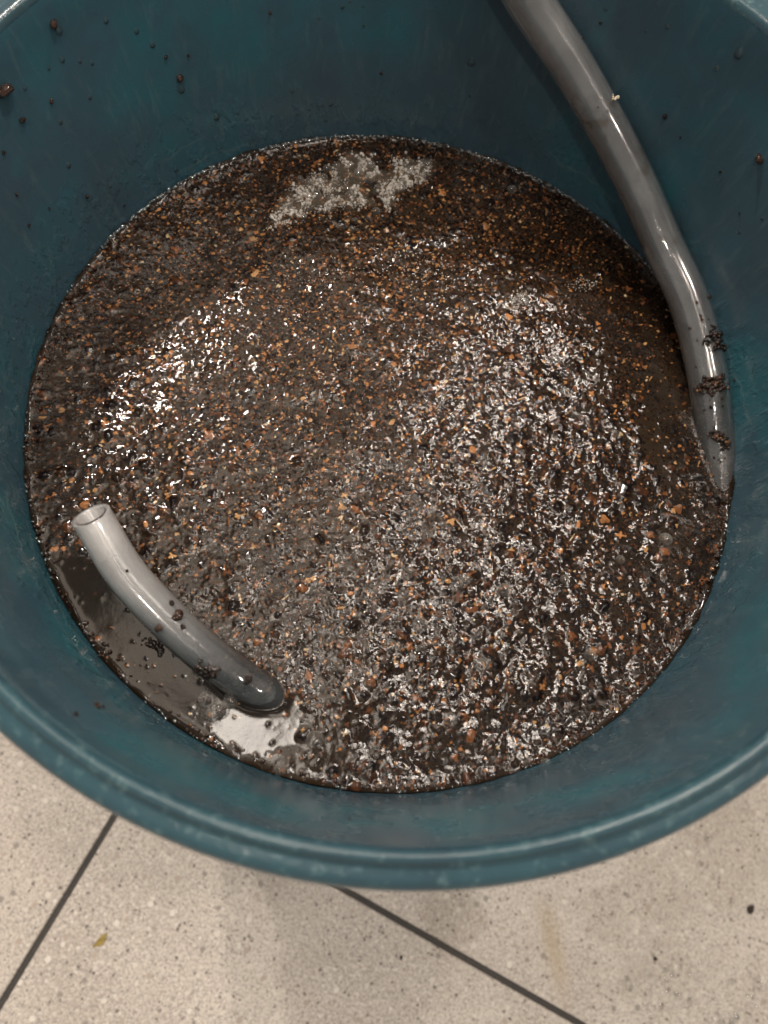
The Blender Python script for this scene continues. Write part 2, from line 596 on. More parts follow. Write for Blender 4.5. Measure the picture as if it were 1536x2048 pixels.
# over the rim and away down the outside
pre = []
tang = np.array([-out2[1], out2[0]])
if tang @ d0[:2] < 0: tang = -tang
rimtop = 0.115 + TX * out2[0] * 0.17 + TY * out2[1] * 0.17
for rr, ss, hh in ((0.150, 0.155, -ZW + 0.010), (0.260, 0.13, -ZW + 0.010), (0.226, 0.105, -0.10), (0.204, 0.080, 0.03), (0.190, 0.062, rimtop - 0.012), (0.174, 0.045, rimtop + 0.002)):
    rr = max(rr, 0.19) if hh < 0 else rr
    pre.append(np.array([out2[0] * rr + tang[0] * ss, out2[1] * rr + tang[1] * ss, ZW + hh]))
pre[0] = np.array([out2[0] * 0.30 + tang[0] * 0.30, out2[1] * 0.30 + tang[1] * 0.30, RH0 + 0.001])
pre[1] = np.array([out2[0] * 0.262 + tang[0] * 0.17, out2[1] * 0.262 + tang[1] * 0.17, RH0 + 0.004])
low_px = [(549, 1394, -.0065), (500, 1370, -.001), (447, 1333, .004), (379, 1279, .0085), (311, 1213, .013), (248, 1142, .0175), (200, 1062, .022), (181, 1030, .0235)]
lower = [on_plane(x, y, ZW + z) for x, y, z in low_px]
sub = [np.array([0.139, -0.042, ZW - 0.036]), np.array([0.118, -0.082, ZW - 0.055]), np.array([0.072, -0.118, ZW - 0.060]), np.array([0.032, -0.132, ZW - 0.034])]
ctrl = [*pre, *upper, *sub, *lower]
kinds = [0] * (len(pre) + len(upper)) + [1] * len(sub) + [2] * len(lower)


def catmull(P, n):
    P = [np.asarray(p) for p in P]
    P = [2 * P[0] - P[1]] + P + [2 * P[-1] - P[-2]]
    out = []
    for i in range(1, len(P) - 2):
        for k in range(n):
            t = k / n
            out.append(0.5 * (2 * P[i] + (P[i + 1] - P[i - 1]) * t + (2 * P[i - 1] - 5 * P[i] + 4 * P[i + 1] - P[i + 2]) * t ** 2
                              + (3 * P[i] - P[i - 1] - 3 * P[i + 1] + P[i + 2]) * t ** 3))
    out.append(P[-2])
    return np.array(out)


cl = catmull(ctrl, 12)
cl = np.array([cl[max(0, i - 3):i + 4].mean(0) if 3 <= i < len(cl) - 3 else cl[i] for i in range(len(cl))])
ks = np.interp(np.arange(len(cl)) / 12.0, np.arange(len(ctrl)), [RH0] * (len(pre) + len(upper)) + [RH0, RH0, .0086, .0082] + list(np.linspace(.0082, RH1, len(lower))))
seg = np.r_[0, np.cumsum(np.linalg.norm(np.diff(cl, axis=0), axis=1))]
tan = np.gradient(cl, axis=0); tan /= np.linalg.norm(tan, axis=1)[:, None]
N0 = np.cross(tan[0], (0, 0, 1.0)); N0 /= np.linalg.norm(N0)
Ns = [N0]
for i in range(1, len(cl)):
    n = Ns[-1] - tan[i] * (Ns[-1] @ tan[i]); Ns.append(n / np.linalg.norm(n))
Ns = np.array(Ns); Bs = np.cross(tan, Ns)
NS = 40
thn = np.linspace(0, 2 * np.pi, NS, endpoint=False)
e_tan, view = tan[-1], CAM - cl[-1]
view /= np.linalg.norm(view)
cutn = e_tan + 0.60 * (view - e_tan * (view @ e_tan)); cutn /= np.linalg.norm(cutn)    # slanted end cut


def hose_rings(rscale):
    V = []
    for i in range(len(cl)):
        ring = cl[i] + ks[i] * rscale * (np.cos(thn)[:, None] * Ns[i] + np.sin(thn)[:, None] * Bs[i])
        V.append(ring)
    V = np.array(V)
    # the last rings lean over progressively into the slanted cut
    K = 14
    for i in range(len(cl) - K, len(cl)):
        w = ((i - (len(cl) - 1 - K)) / K) ** 2.0
        d = ((cl[i] - V[i]) @ cutn) / (e_tan @ cutn)
        V[i] += w * d[:, None] * e_tan
    return V


A, B = hose_rings(1.0), hose_rings(0.74)
nr = len(cl)
V = np.concatenate([A.reshape(-1, 3), B.reshape(-1, 3)])
# soften the lip of the cut end
F = []
off = nr * NS
for i in range(nr - 1):
    for k in range(NS):
        k2 = (k + 1) % NS
        F.append((i * NS + k, i * NS + k2, (i + 1) * NS + k2, (i + 1) * NS + k))
        F.append((off + i * NS + k2, off + i * NS + k, off + (i + 1) * NS + k, off + (i + 1) * NS + k2))
for k in range(NS):
    k2 = (k + 1) % NS
    F.append(((nr - 1) * NS + k, (nr - 1) * NS + k2, off + (nr - 1) * NS + k2, off + (nr - 1) * NS + k))
    F.append((k2, k, off + k, off + k2))
hme = mesh_np('hose', V, F)
fro = np.zeros((len(V), 4), np.float32)
# how misted the bore is: dry and milky above the liquid column, wet and clear where it is filled
zz = V[:, 2] - ZW
st = np.tile(np.repeat(np.arange(nr) / 12.0, NS), 2)
low_m = st > len(pre) + len(upper) + len(sub) - 1
fr = np.where(low_m, np.clip((st - (len(pre) + len(upper) + len(sub) + 1.0)) / 4.6, 0.17, 1.0) ** 1.1 * 1.0, 0.25 + 0.15 * np.clip((zz - 0.03) / 0.06, 0, 1))
fr = np.where((~low_m) & (zz < 0.018), 0.22, fr)
fro[:, 0] = fro[:, 1] = fro[:, 2] = fr
fro[:, 3] = np.where(low_m, 0.0, np.clip((0.085 - zz) / 0.03, 0, 1))
at = hme.color_attributes.new('frost', 'FLOAT_COLOR', 'POINT')
at.data.foreach_set('color', fro.ravel())
hose = link('siphon_hose', hme, M_HOSE)
tag(hose, 'milky clear hose dipping into the slurry, its cut end rising at left', 'hose')

# ------------------------------------------------------------------ the slurry surface
RWAT = 0.1578
DX = 0.00032
NG = int(2 * RWAT / DX) + 3
ax = (np.arange(NG) - NG // 2) * DX
GX, GY = np.meshgrid(ax, ax, indexing='ij')
GR = np.hypot(GX, GY)
PXX, PYY = None, None


def grid_px():
    d = np.stack([GX - CAM[0], GY - CAM[1], np.full_like(GX, ZW - CAM[2])], -1)
    z = d @ FW
    return 768 + FPX * (d @ RT) / z, 1024 - FPX * (d @ UP) / z


PXX, PYY = grid_px()
kx = np.fft.fftfreq(NG, DX); K2 = kx[:, None] ** 2 + kx[None, :] ** 2


def blur(a, sig):
    return np.real(np.fft.ifft2(np.fft.fft2(a) * np.exp(-2 * np.pi ** 2 * sig ** 2 * K2)))


def gnoise(sig):
    a = blur(rng.standard_normal((NG, NG)), sig)
    return a / a.std()


def poly_mask(pts):
    """Inside test on the surface grid for an outline given in photo pixels (mapped to the surface)."""
    P = np.array([on_plane(x, y, ZW)[:2] for x, y in pts])
    inside = np.zeros(GX.shape, bool)
    n = len(P)
    for i in range(n):
        x1, y1 = P[i]; x2, y2 = P[(i + 1) % n]
        c = ((y1 > GY) != (y2 > GY)) & (GX < (x2 - x1) * (GY - y1) / (y2 - y1 + 1e-12) + x1)
        inside ^= c
    return inside


def spot(px, py, rx, ry=None):
    """Soft unit blob round a point of the surface, radii in photo pixels."""
    ry = ry or rx
    return np.exp(-(((PXX - px) / rx) ** 2 + ((PYY - py) / ry) ** 2))


FOAM_PX = [(560, 440), (575, 415), (600, 385), (620, 400), (640, 360), (660, 385), (690, 400), (710, 370), (720, 330), (745, 345), (760, 380), (790, 370), (820, 360), (840, 340), (800, 335), (680, 345), (700, 320), (650, 410), (590, 425), (770, 405), (730, 400)]
clear = poly_mask([(95, 1130), (150, 1105), (225, 1120), (330, 1250), (430, 1370), (590, 1395), (610, 1440), (590, 1500), (520, 1520), (430, 1490), (330, 1440), (240, 1370), (160, 1270), (110, 1180)]).astype(float)
clear_s = np.clip(blur(clear, 0.0012), 0, 1)
calm = np.clip(spot(1330, 640, 80, 190) + 0.8 * spot(1340, 860, 70, 130) + 0.95 * spot(690, 1490, 200, 62) + 0.5 * spot(960, 1500, 120, 60) + 0.5 * spot(130, 880, 70, 220) + .6 * spot(1360, 1090, 50, 60) + .7 * spot(1190, 1480, 60, 40), 0, 1)
wob = gnoise(0.006); wob2 = gnoise(0.0022)
thin = np.clip(calm + 0.25 * wob, 0, 1)

coarse = np.clip(spot(1000, 1250, 430, 300) + spot(700, 1550, 300, 120) + 0.9 * spot(150, 800, 130, 330) + 0.8 * spot(330, 980, 200, 160) + 0.7 * spot(1250, 1050, 200, 300) + 0.5 * spot(800, 380, 400, 120), 0, 1)
golden = np.clip(0.25 + spot(520, 620, 350, 260) + 0.35 * spot(480, 920, 260, 200) + 0.7 * spot(900, 420, 250, 120) + 0.3 * spot(800, 800, 300, 300), 0, 1)


def at_grid(field, x, y):
    i = np.clip(np.round(x / DX).astype(int) + NG // 2, 0, NG - 1); j = np.clip(np.round(y / DX).astype(int) + NG // 2, 0, NG - 1)
    return field[i, j]


PAL = np.array([(0.006, 0.0032, 0.0017), (0.011, 0.0058, 0.0029), (0.022, 0.0110, 0.0050), (0.052, 0.019, 0.008), (0.13, 0.050, 0.019),
                (0.27, 0.115, 0.040), (0.33, 0.18, 0.075), (0.40, 0.30, 0.18)])
PCOL, POFF = [], 0
KEY = np.full(NG * NG, np.iinfo(np.int64).min, np.int64)
HH = np.full(NG * NG, -0.004)


def scatter(n, rmin, rmax, flat, lift, wfield, pal_w, elong=(0.6, 1.0), power=2.0):
    """Stamp n grains into the height field, keeping for each cell the topmost grain."""
    global POFF, KEY
    x = rng.uniform(-RWAT, RWAT, n * 3); y = rng.uniform(-RWAT, RWAT, n * 3)
    keep = (np.hypot(x, y) < RWAT - 0.0016) & (rng.random(n * 3) < at_grid(wfield, x, y))
    x, y = x[keep][:n], y[keep][:n]
    n = len(x)
    r = rmin + (rmax - rmin) * rng.random(n) ** power
    e = rng.uniform(*elong, n); th = rng.uniform(0, np.pi, n)
    hgt = r * rng.uniform(*flat, n)
    z0 = rng.uniform(*lift, n) * r
    w = pal_w(x, y) if callable(pal_w) else np.tile(pal_w, (n, 1))
    cw = np.cumsum(w, 1); cw /= cw[:, -1:]
    ci = (rng.random(n)[:, None] > cw).sum(1)
    col = PAL[np.clip(ci, 0, len(PAL) - 1)] * rng.uniform(0.7, 1.3, (n, 1))
    PCOL.append(np.concatenate([col, (z0 + hgt)[:, None]], 1))
    ids = POFF + np.arange(n); POFF += n
    i0 = np.round(x / DX).astype(int) + NG // 2; j0 = np.round(y / DX).astype(int) + NG // 2
    ph = rng.uniform(0, 6.28, n); lob = rng.integers(2, 5, n); la = rng.uniform(.08, .42, n)
    ct, st_ = np.cos(th), np.sin(th)
    order = np.argsort(r)
    cells = np.ceil(r / DX).astype(int)
    for c in np.unique(cells):
        s = np.where(cells == c)[0]
        for di in range(-c, c + 1):
            for dj in range(-c, c + 1):
                ii, jj = i0[s] + di, j0[s] + dj
                gx, gy = (ii - NG // 2) * DX - x[s], (jj - NG // 2) * DX - y[s]
                u = gx * ct[s] + gy * st_[s]; v = (-gx * st_[s] + gy * ct[s]) / e[s]
                rr = r[s] * (1 + la[s] * np.cos(lob[s] * np.arctan2(v, u) + ph[s]))
                d2 = (u * u + v * v) / (rr * rr)
                ok = (d2 < 1) & (ii >= 0) & (ii < NG) & (jj >= 0) & (jj < NG)
                if not ok.any(): continue
                hz = z0[s][ok] + hgt[s][ok] * np.sqrt(1 - d2[ok])
                key = (np.round((hz + 0.01) * 1e8).astype(np.int64) << 20) + ids[s][ok]
                np.maximum.at(KEY, ii[ok] * NG + jj[ok], key)


foam_f = np.clip(sum(spot(a, b, 26, 19) for a, b in FOAM_PX), 0, 1)
dens = np.clip(1.0 - 0.97 * clear_s - 0.80 * thin, 0.02, 1)


def pal_fine(x, y):
    g = at_grid(golden, x, y)[:, None]
    w = np.concatenate([0.28 + 0 * g, 0.34 + 0 * g, 0.22 + 0 * g, 0.06 + 0.04 * g, 0.03 + 0.05 * g, 0.006 + 0.044 * g, 0.002 + 0.016 * g, 0.001 + 0.003 * g], 1)
    return w


def pal_big(x, y):
    g = at_grid(golden, x, y)[:, None]
    return np.concatenate([0.42 + 0 * g, 0.30 + 0 * g, 0.12 + 0 * g, 0.09 + 0 * g, 0.05 + 0.02 * g, 0.012 + 0.02 * g, 0.004 + 0.01 * g, 0.002 + 0 * g], 1)


scatter(62000, 0.00032, 0.00080, (0.4, 0.8), (-0.75, 0.05), dens, pal_fine)
scatter(13000, 0.00060, 0.00125, (0.35, 0.8), (-0.65, 0.05), np.clip(dens, 0.04, 1), pal_fine)
scatter(2900, 0.0009, 0.0023, (0.4, 0.85), (-0.6, 0.0), np.clip(coarse * dens + 0.08 * dens, 0, 1), pal_big, (0.65, 1.0), 2.5)
scatter(2200, 0.0003, 0.0010, (0.35, 0.7), (-0.5, 0.0), np.clip(golden * np.clip(dens, 0.15, 1), 0, 1), np.array([0, 0, 0, .15, .25, .36, .17, .07]), (0.4, 0.9))
scatter(1500, 0.0007, 0.0021, (0.15, 0.35), (-0.25, 0.1), np.clip(0.3 + golden, 0, 1) * np.clip(dens, .1, 1), np.array([.1, .15, .2, .2, .15, .14, .05, .01]), (0.12, 0.30))
scatter(5200, 0.00016, 0.00040, (0.2, 0.4), (-0.1, 0.1), np.clip(clear_s * (spot(520, 1460, 110, 80) + 0.6 * spot(330, 1350, 110, 110)), 0, 1), np.array([.3, .3, .2, .1, .1, .05, .0, .0]), (0.5, 1.0))
scatter(900, 0.0004, 0.0009, (0.35, 0.7), (-0.35, 0.1), np.clip(clear_s * 0 + thin, 0, 1), np.array([.2, .2, 0, .2, .25, .2, .05, .0]), (0.4, 0.9))

pid = (KEY & ((1 << 20) - 1)).reshape(NG, NG)
has = (KEY > 0).reshape(NG, NG)
H = np.where(has, (KEY >> 20).astype(float).reshape(NG, NG) / 1e8 - 0.01, -0.004)
PC = np.concatenate(PCOL)
hasg = has & (H > -0.00025)
E0 = np.where(hasg, np.maximum(H, 0), 0)
hp = cl[np.abs(cl[:, 2] - ZW) < 0.013]
hr = ks[np.abs(cl[:, 2] - ZW) < 0.013]
dh = np.full(GX.shape, 1.0)
for p, r_ in zip(hp, hr):
    half = math.sqrt(max(r_ ** 2 - (p[2] - ZW) ** 2, 0))
    if half > 0:
        dh = np.minimum(dh, np.abs(np.hypot(GX - p[0], GY - p[1]) - half))
PX = 1 / 4650.0        # metres per photo pixel on the surface
cand = []
tries = 0
while len(cand) < 190 and tries < 40000:
    tries += 1
    x, y = random.uniform(60, 1460), random.uniform(290, 1585)
    p = on_plane(x, y, ZW)
    rr = math.hypot(p[0], p[1])
    if rr > RWAT - 0.003: continue
    i = int(round(p[0] / DX)) + NG // 2; j = int(round(p[1] / DX)) + NG // 2
    wgt = 0.85 * coarse[i, j] + 0.12 + (0.35 if rr > 0.150 else 0)
    if clear_s[i, j] > 0.15 or dh[i, j] < 0.004: continue
    if random.random() > wgt * (1 - 0.55 * calm[i, j]): continue
    r = random.uniform(4.5, 7.5) * PX if random.random() < 0.88 else random.uniform(7.5, 11.5) * PX
    if any(math.hypot(p[0] - c[0], p[1] - c[1]) < (r + c[2]) * 0.9 for c in cand): continue
    cand.append((p[0], p[1], r))
for (x, y, r) in cand:
    c = int(r / DX) + 3
    i = int(round(x / DX)) + NG // 2; j = int(round(y / DX)) + NG // 2
    sl = (slice(i - c, i + c + 1), slice(j - c, j + c + 1))
    d2 = ((GX[sl] - x) ** 2 + (GY[sl] - y) ** 2) / (r * 0.95) ** 2
    E0[sl] = np.maximum(E0[sl], 0.30 * r * np.sqrt(np.clip(1 - d2, 0, 1)))
film = blur(E0, 0.00055)
men = blur(E0, 0.0016)
Z = np.maximum(E0 * 0.86 + 0.14 * film, 0.75 * film + 0.45 * men)
sm = np.clip(coarse + 0.2, 0, 1)
Z = (1 - sm) * (0.3 * Z + 0.7 * blur(Z, 0.00042)) + sm * 1.30 * (0.10 * Z + 0.90 * blur(Z, 0.00078))
ex_ = np.clip((E0 - 0.00006) / 0.0003, 0, 1)
rough_n = gnoise(0.00030)
rel = np.clip(0.52 + 0.6 * blur(coarse, 0.004) + 0.22 * wob, 0.2, 1)
rel = rel * (1 + 0.35 * spot(330, 710, 230, 210)) * (1 - 0.45 * spot(760, 1500, 260, 85)) * (1 - 0.45 * spot(960, 850, 170, 130)) * (1 - 0.3 * spot(1050, 640, 130, 100))
Z = Z * rel
Z += (0.000040 - 0.00001 * sm) * gnoise(0.00055) * (1 - 0.97 * clear_s) * (1 - 0.5 * thin)
Z += 0.000010 * rough_n * blur(ex_, 0.0004)
Z += 0.00010 * wob2 * (1 - 0.93 * clear_s) + 0.00018 * wob * (1 - 0.8 * clear_s)
# liquid climbs the wall and the hose a little
edge = np.clip((RWAT - GR), 0, 1)
Z += 0.0021 * np.exp(-edge / 0.0011) * (1 + 0.25 * wob2)
Z += 0.0006 * np.exp(-dh / 0.0009)
# colour: murk between the grains, grains tinted through the film of liquid
under = PC[np.clip(pid, 0, len(PC) - 1), :3]
murk = np.array([0.0155, 0.0094, 0.0052])[None, None] * (1 + 0.18 * wob[..., None].clip(-2, 2))
murk = murk * (1 - 0.35 * clear_s[..., None]) + np.array([0.010, 0.0078, 0.0058]) * golden[..., None] * (1 - clear_s[..., None])
vis = np.where(has, np.clip((H + 0.0011) / 0.0011, 0, 1) ** 1.5, 0)[..., None]
C = murk * (1 - vis) + under * vis
fm_ = (np.clip(blur(foam_f * (foam_f + 0.35 * wob2 + 0.1 * rough_n > 0.62), 0.0006), 0, 1) * 0.16)[..., None]
C = C * (1 - fm_) + np.array([0.34, 0.29, 0.23]) * fm_
C = np.clip(C, 0.003, 0.7)
RO = np.clip(ex_, 0, 1) * 0.85 + 0.05

inside = GR <= RWAT
idx = -np.ones((NG, NG), np.int64)
full = inside[:-1, :-1] & inside[1:, :-1] & inside[1:, 1:] & inside[:-1, 1:]
cm = (clear_s > 0.5)
cq = cm[:-1, :-1] & cm[1:, 1:]


def sheet(name, qmask, mat):
    ids = -np.ones((NG, NG), np.int64)
    use = np.zeros((NG, NG), bool)
    use[:-1, :-1] |= qmask; use[1:, :-1] |= qmask; use[1:, 1:] |= qmask; use[:-1, 1:] |= qmask
    ids[use] = np.arange(use.sum())
    V = np.stack([GX[use], GY[use], ZW + Z[use]], 1)
    F = np.stack([ids[:-1, :-1][qmask], ids[1:, :-1][qmask], ids[1:, 1:][qmask], ids[:-1, 1:][qmask]], 1)
    me = mesh_np(name, V, F)
    at = me.color_attributes.new('col', 'FLOAT_COLOR', 'POINT')
    cc = np.concatenate([C[use], RO[use][:, None]], 1).astype(np.float32)
    at.data.foreach_set('color', cc.ravel())
    return link(name, me, mat)


o = sheet('floating_grounds', full & ~cq, M_SL)
tag(o, 'wet brown grounds with orange flecks floating over the water in the bucket', 'coffee grounds', kind='stuff')
o = sheet('murky_water', full & cq, M_WA)
tag(o, kind='structure')


def surf(px, py):
    p = on_plane(px, py, ZW)
    i = int(round(p[0] / DX)) + NG // 2; j = int(round(p[1] / DX)) + NG // 2
    i = min(max(i, 0), NG - 1); j = min(max(j, 0), NG - 1)
    return np.array([p[0], p[1], ZW + Z[i, j]])


# closed body of liquid underneath (fills the bucket down to its bottom)
body = revolve('liquid_body', [(0.001, -0.0045), (wall_r(-0.0045) - 0.0004, -0.0045), (wall_r(HB + 0.025) - 0.0006, HB + 0.025), (0.001, HB + 0.012)], 96)
lb = link('liquid', body, mat_plain('brown_liquid', (0.05, 0.035, 0.024), 0.1))
tag(lb, kind='structure')

# ------------------------------------------------------------------ grains: single lumps
icoV, icoF = ico(2)
grain_me = []
for mi in range(3):
    for k in range(5):
        Vg = icoV.copy()
        sd = Vector((mi * 13.1 + k * 7.7, k * 3.3, 1.7))
        amp = 0.42
        rad = np.array([1 + amp * noise.noise(Vector(v) * 1.2 + sd) + 0.42 * noise.noise(Vector(v) * 2.9 + sd) for v in Vg])
        Vg = Vg * rad[:, None] * np.array([1.0, 0.62 + 0.36 * random.random(), 0.6 + 0.25 * random.random()])
        me = mesh_np('grain', Vg, icoF)
        me.materials.append(M_GR[mi])
        me.polygons.foreach_set('use_smooth', [True] * len(me.polygons))
        grain_me.append(me)


def grain(name, loc, r, mi, label, group, cat='crumb', parent=None):
    o = bpy.data.objects.new(name, grain_me[mi * 5 + random.randrange(5)])
    COL.objects.link(o)
    o.location = loc
    o.scale = (r, r, r)
    o.rotation_euler = (random.uniform(-.5, .5), random.uniform(-.5, .5), random.uniform(0, 6.28))
    if label: tag(o, label, cat, group)
    return o


for (x, y, r) in cand:
    i = int(round(x / DX)) + NG // 2; j = int(round(y / DX)) + NG // 2
    u = random.random()
    mi = 0 if u < 0.74 else 1 if u < 0.97 else 2
    lb_ = ('glossy dark brown granule floating in the slurry', 'glossy reddish brown granule floating in the slurry', 'pale tan crumb floating in the slurry')[mi]
    grain('granule', (x, y, ZW + Z[i, j] * 0.55 - r * 0.28), r * (0.8 if mi == 2 else 1), mi, lb_, ('dark granules', 'reddish granules', 'tan crumbs')[mi] + ' floating in the slurry', 'granule')

# smaller lumps past counting: one mesh
ic1V, ic1F = ico(1)


def lump_cloud(name, items, mat, jitter=0.28):
    """items: (centre, r, squash) -> one mesh of small irregular lumps."""
    Vs, Fs = [], []
    for k, (c, r, sq) in enumerate(items):
        a = random.uniform(0, 6.28); ca, sa = math.cos(a), math.sin(a)
        v = ic1V * (1 + jitter * rng.uniform(-1, 1, (len(ic1V), 1))) * np.array([1, random.uniform(.6, 1), sq])
        v = v @ np.array([[ca, sa, 0], [-sa, ca, 0], [0, 0, 1]])
        Vs.append(v * r + np.asarray(c)); Fs.append(ic1F + k * len(ic1V))
    return mesh_np(name, np.concatenate(Vs), np.concatenate(Fs))


# grains crowding the waterline all round
its = []
for k in range(420):
    th = random.uniform(0, 6.28)
    rr = RWAT - abs(random.gauss(0, 0.0022)) - 0.0004
    its.append(((rr * math.cos(th), rr * math.sin(th), ZW + 0.0008 + 0.0014 * math.exp(-(RWAT - rr) / 0.0013)), random.uniform(.0004, .0011), .7))
o = link('waterline_crumbs', lump_cloud('waterline_crumbs', its, None), M_GR[1])
tag(o, 'brown crumbs crowded along the waterline of the bucket', 'crumbs', kind='stuff')

# ------------------------------------------------------------------ froth and bubbles
foam_px = FOAM_PX
its = []
holes = [(685, 345, 12), (715, 355, 16), (740, 378, 22), (775, 350, 14), (690, 388, 12), (652, 352, 12), (750, 412, 18), (770, 340, 14), (640, 390, 8)]
while len(its) < 3600:
    cx_, cy_ = random.choice(foam_px)
    x, y = cx_ + random.gauss(0, 12), cy_ + random.gauss(0, 9)
    if any(math.hypot(x - a, y - b) < c for a, b, c in holes) and random.random() < 0.93: continue
    if noise.noise(Vector((x / 13.0, y / 11.0, 3.3))) > 0.16: continue
    s_ = surf(x, y)
    r = random.uniform(.00012, .00036) if random.random() < .9 else random.uniform(.0005, .0010)
    its.append((s_ + (0, 0, r * 0.5), r, .9))
for k in range(700):        # thin froth streaks across the middle and small patches
    cx_, cy_, sx, sy = random.choice([(830, 525, 60, 14), (900, 560, 60, 18), (700, 545, 120, 16), (1040, 605, 14, 14), (1040, 605, 12, 12), (350, 700, 60, 30), (560, 600, 90, 40), (1165, 570, 18, 8), (1080, 690, 30, 20), (600, 1300, 60, 30)])
    x, y = random.gauss(cx_, sx), random.gauss(cy_, sy)
    r = random.uniform(.00015, .0004)
    its.append((surf(x, y) + (0, 0, r * 0.4), r, .9))
o = link('froth', lump_cloud('froth', its, None, 0.05), M_FOAM)
tag(o, 'pale froth of tiny bubbles floating near the far side of the slurry', 'foam', kind='stuff')
its = []
for k in range(420):
    x = random.uniform(380, 1130)
    th0 = random.uniform(0.35, 2.75)
    rr = RWAT - random.uniform(0, .0012)
    r = random.uniform(.0004, .0013)
    its.append(((rr * math.cos(th0 + .2), rr * math.sin(th0 + .2), ZW + .0016), r, .8))
for k in range(260):
    th0 = random.uniform(0, 6.28)
    rr = RWAT - random.uniform(0, .0012)
    its.append(((rr * math.cos(th0), rr * math.sin(th0), ZW + .0015), random.uniform(.0003, .0009), .8))
o = link('edge_bubbles', lump_cloud('edge_bubbles', its, None, 0.03), mat_clear('edge_bubble_film', 0.22))
tag(o, 'row of tiny clear bubbles clinging along the waterline', 'bubbles', kind='stuff')


def dome(n=24, m=9):
    V, F = [(0, 0, 1.0)], []
    for j in range(1, m + 1):
        a = math.pi * 0.56 * j / m
        for i in range(n):
            b = 2 * math.pi * i / n
            V.append((math.sin(a) * math.cos(b), math.sin(a) * math.sin(b), math.cos(a)))
    bm = bmesh.new()
    vs = [bm.verts.new(v) for v in V]
    for i in range(n):
        bm.faces.new((vs[0], vs[1 + i], vs[1 + (i + 1) % n]))
        for j in range(m - 1):
            a, b = 1 + j * n, 1 + (j + 1) * n
            bm.faces.new((vs[a + i], vs[b + i], vs[b + (i + 1) % n], vs[a + (i + 1) % n]))
    me = bpy.data.meshes.new('bubble'); bm.to_mesh(me); bm.free()
    me.materials.append(M_BUB)
    me.polygons.foreach_set('use_smooth', [True] * len(me.polygons))
    return me


bub_me = dome()


def bubble(x, y, r, label, group=None):
    o = bpy.data.objects.new('bubble', bub_me)
    COL.objects.link(o)
    o.location = surf(x, y) + (0, 0, -r * 0.15)
    o.scale = (r, r, r)
    tag(o, label, 'bubble', group)


for (x, y, r) in ((655, 337, 10), (632, 391, 11), (716, 347, 9), (577, 412, 9), (739, 358, 12), (802, 376, 9), (560, 432, 8), (752, 424, 9), (668, 367, 9), (820, 340, 8), (663, 400, 9), (600, 360, 8), (645, 372, 7), (700, 330, 7), (785, 395, 7)):
    bubble(x, y, r * PX * 1.15, 'clear round bubble in the pale froth at the far side', 'bubbles in the froth')
for _ in range(26):
    a, b = random.choice(FOAM_PX)
    bubble(a + random.gauss(0, 14), b + random.gauss(0, 11), random.uniform(5.5, 12) * PX, 'clear round bubble in the pale froth at the far side', 'bubbles in the froth')
bubble(1023, 380, 12 * PX, 'lone ringed bubble right of the pale froth')
bubble(1043, 600, 17 * PX, 'large bubble right of centre, beside small froth near the hose')
for (x, y, r) in ((705, 915, 14), (822, 1143, 8), (1066, 1100, 8), (1130, 1160, 11), (1330, 1080, 15), (840, 1250, 16), (780, 1290, 12), (860, 970, 13), (1010, 1180, 14), (930, 1160, 12), (640, 1370, 14), (680, 1010, 14), (460, 700, 8), (330, 760, 9), (1110, 720, 12), (930, 620, 9), (1150, 830, 8), (630, 1480, 17), (560, 1540, 12), (410, 460, 7), (500, 470, 6), (1240, 1120, 10), (960, 1330, 14), (1180, 1310, 13), (900, 1440, 14), (1090, 1530, 12)):
    bubble(x, y, r * PX, 'clear bubble among the brown grounds', 'bubbles scattered over the slurry')
for (x, y, r) in ((413, 1400, 16), (440, 1420, 18), (462, 1402, 15), (425, 1432, 12)):
    bubble(x, y, r * PX, 'bubble in the cluster on clear water below the hose end', 'bubble cluster by the lower hose')

# ------------------------------------------------------------------ dirt on the hoses
HW = cl


def on_hose(px, py, lower_=False):
    """Point of the hose skin facing the camera nearest to this pixel, and the outward direction."""
    v = ray(px, py); v = v / np.linalg.norm(v)
    best = None
    lo = (len(pre) + len(upper) + len(sub) - 1) * 12 if lower_ else (len(pre) - 1) * 12
    hi = len(cl) if lower_ else (len(pre) + len(upper) + 1) * 12
    for i in range(lo, hi):
        w = cl[i] - CAM
        d = np.linalg.norm(w - v * (w @ v))
        if best is None or d < best[0]: best = (d, i)
    d, i = best
    w = cl[i] - CAM
    foot = CAM + v * (w @ v)
    off_ = foot - cl[i]
    o_ = min(np.linalg.norm(off_), ks[i] * 0.98)
    side = off_ / (np.linalg.norm(off_) + 1e-9)
    pt = cl[i] + side * o_ - v * math.sqrt(max(ks[i] ** 2 - o_ ** 2, 0))
    n = pt - cl[i]
    return pt, n / np.linalg.norm(n)


def clump(name, label, spots, lower_=False, mats=(0, 0, 1), group=None, cat='clump'):
    """A clod of stuck grains: one thing, one mesh."""
    its = []
    for (x, y, r, n) in spots:
        for k in range(int(n * 1.7)):
            xx, yy = x + random.gauss(0, r * .5), y + random.gauss(0, r * .5)
            p, nn = on_hose(xx, yy, lower_)
            rr = random.uniform(.3, .62) * r * PX
            its.append((p + nn * rr * 0.45, max(rr, .0005), .9))
    o = link(name, lump_cloud(name, its, None, 0.35), M_GR[mats[1]])
    o.data.materials.append(M_GR[1]); o.data.materials.append(M_GR[2])
    mi = np.repeat(rng.choice([0, 1, 2], len(its), p=[.72, .2, .08]), len(ic1F)).astype(np.int32)
    o.data.polygons.foreach_set('material_index', mi)
    tag(o, label, cat, group)
    return o


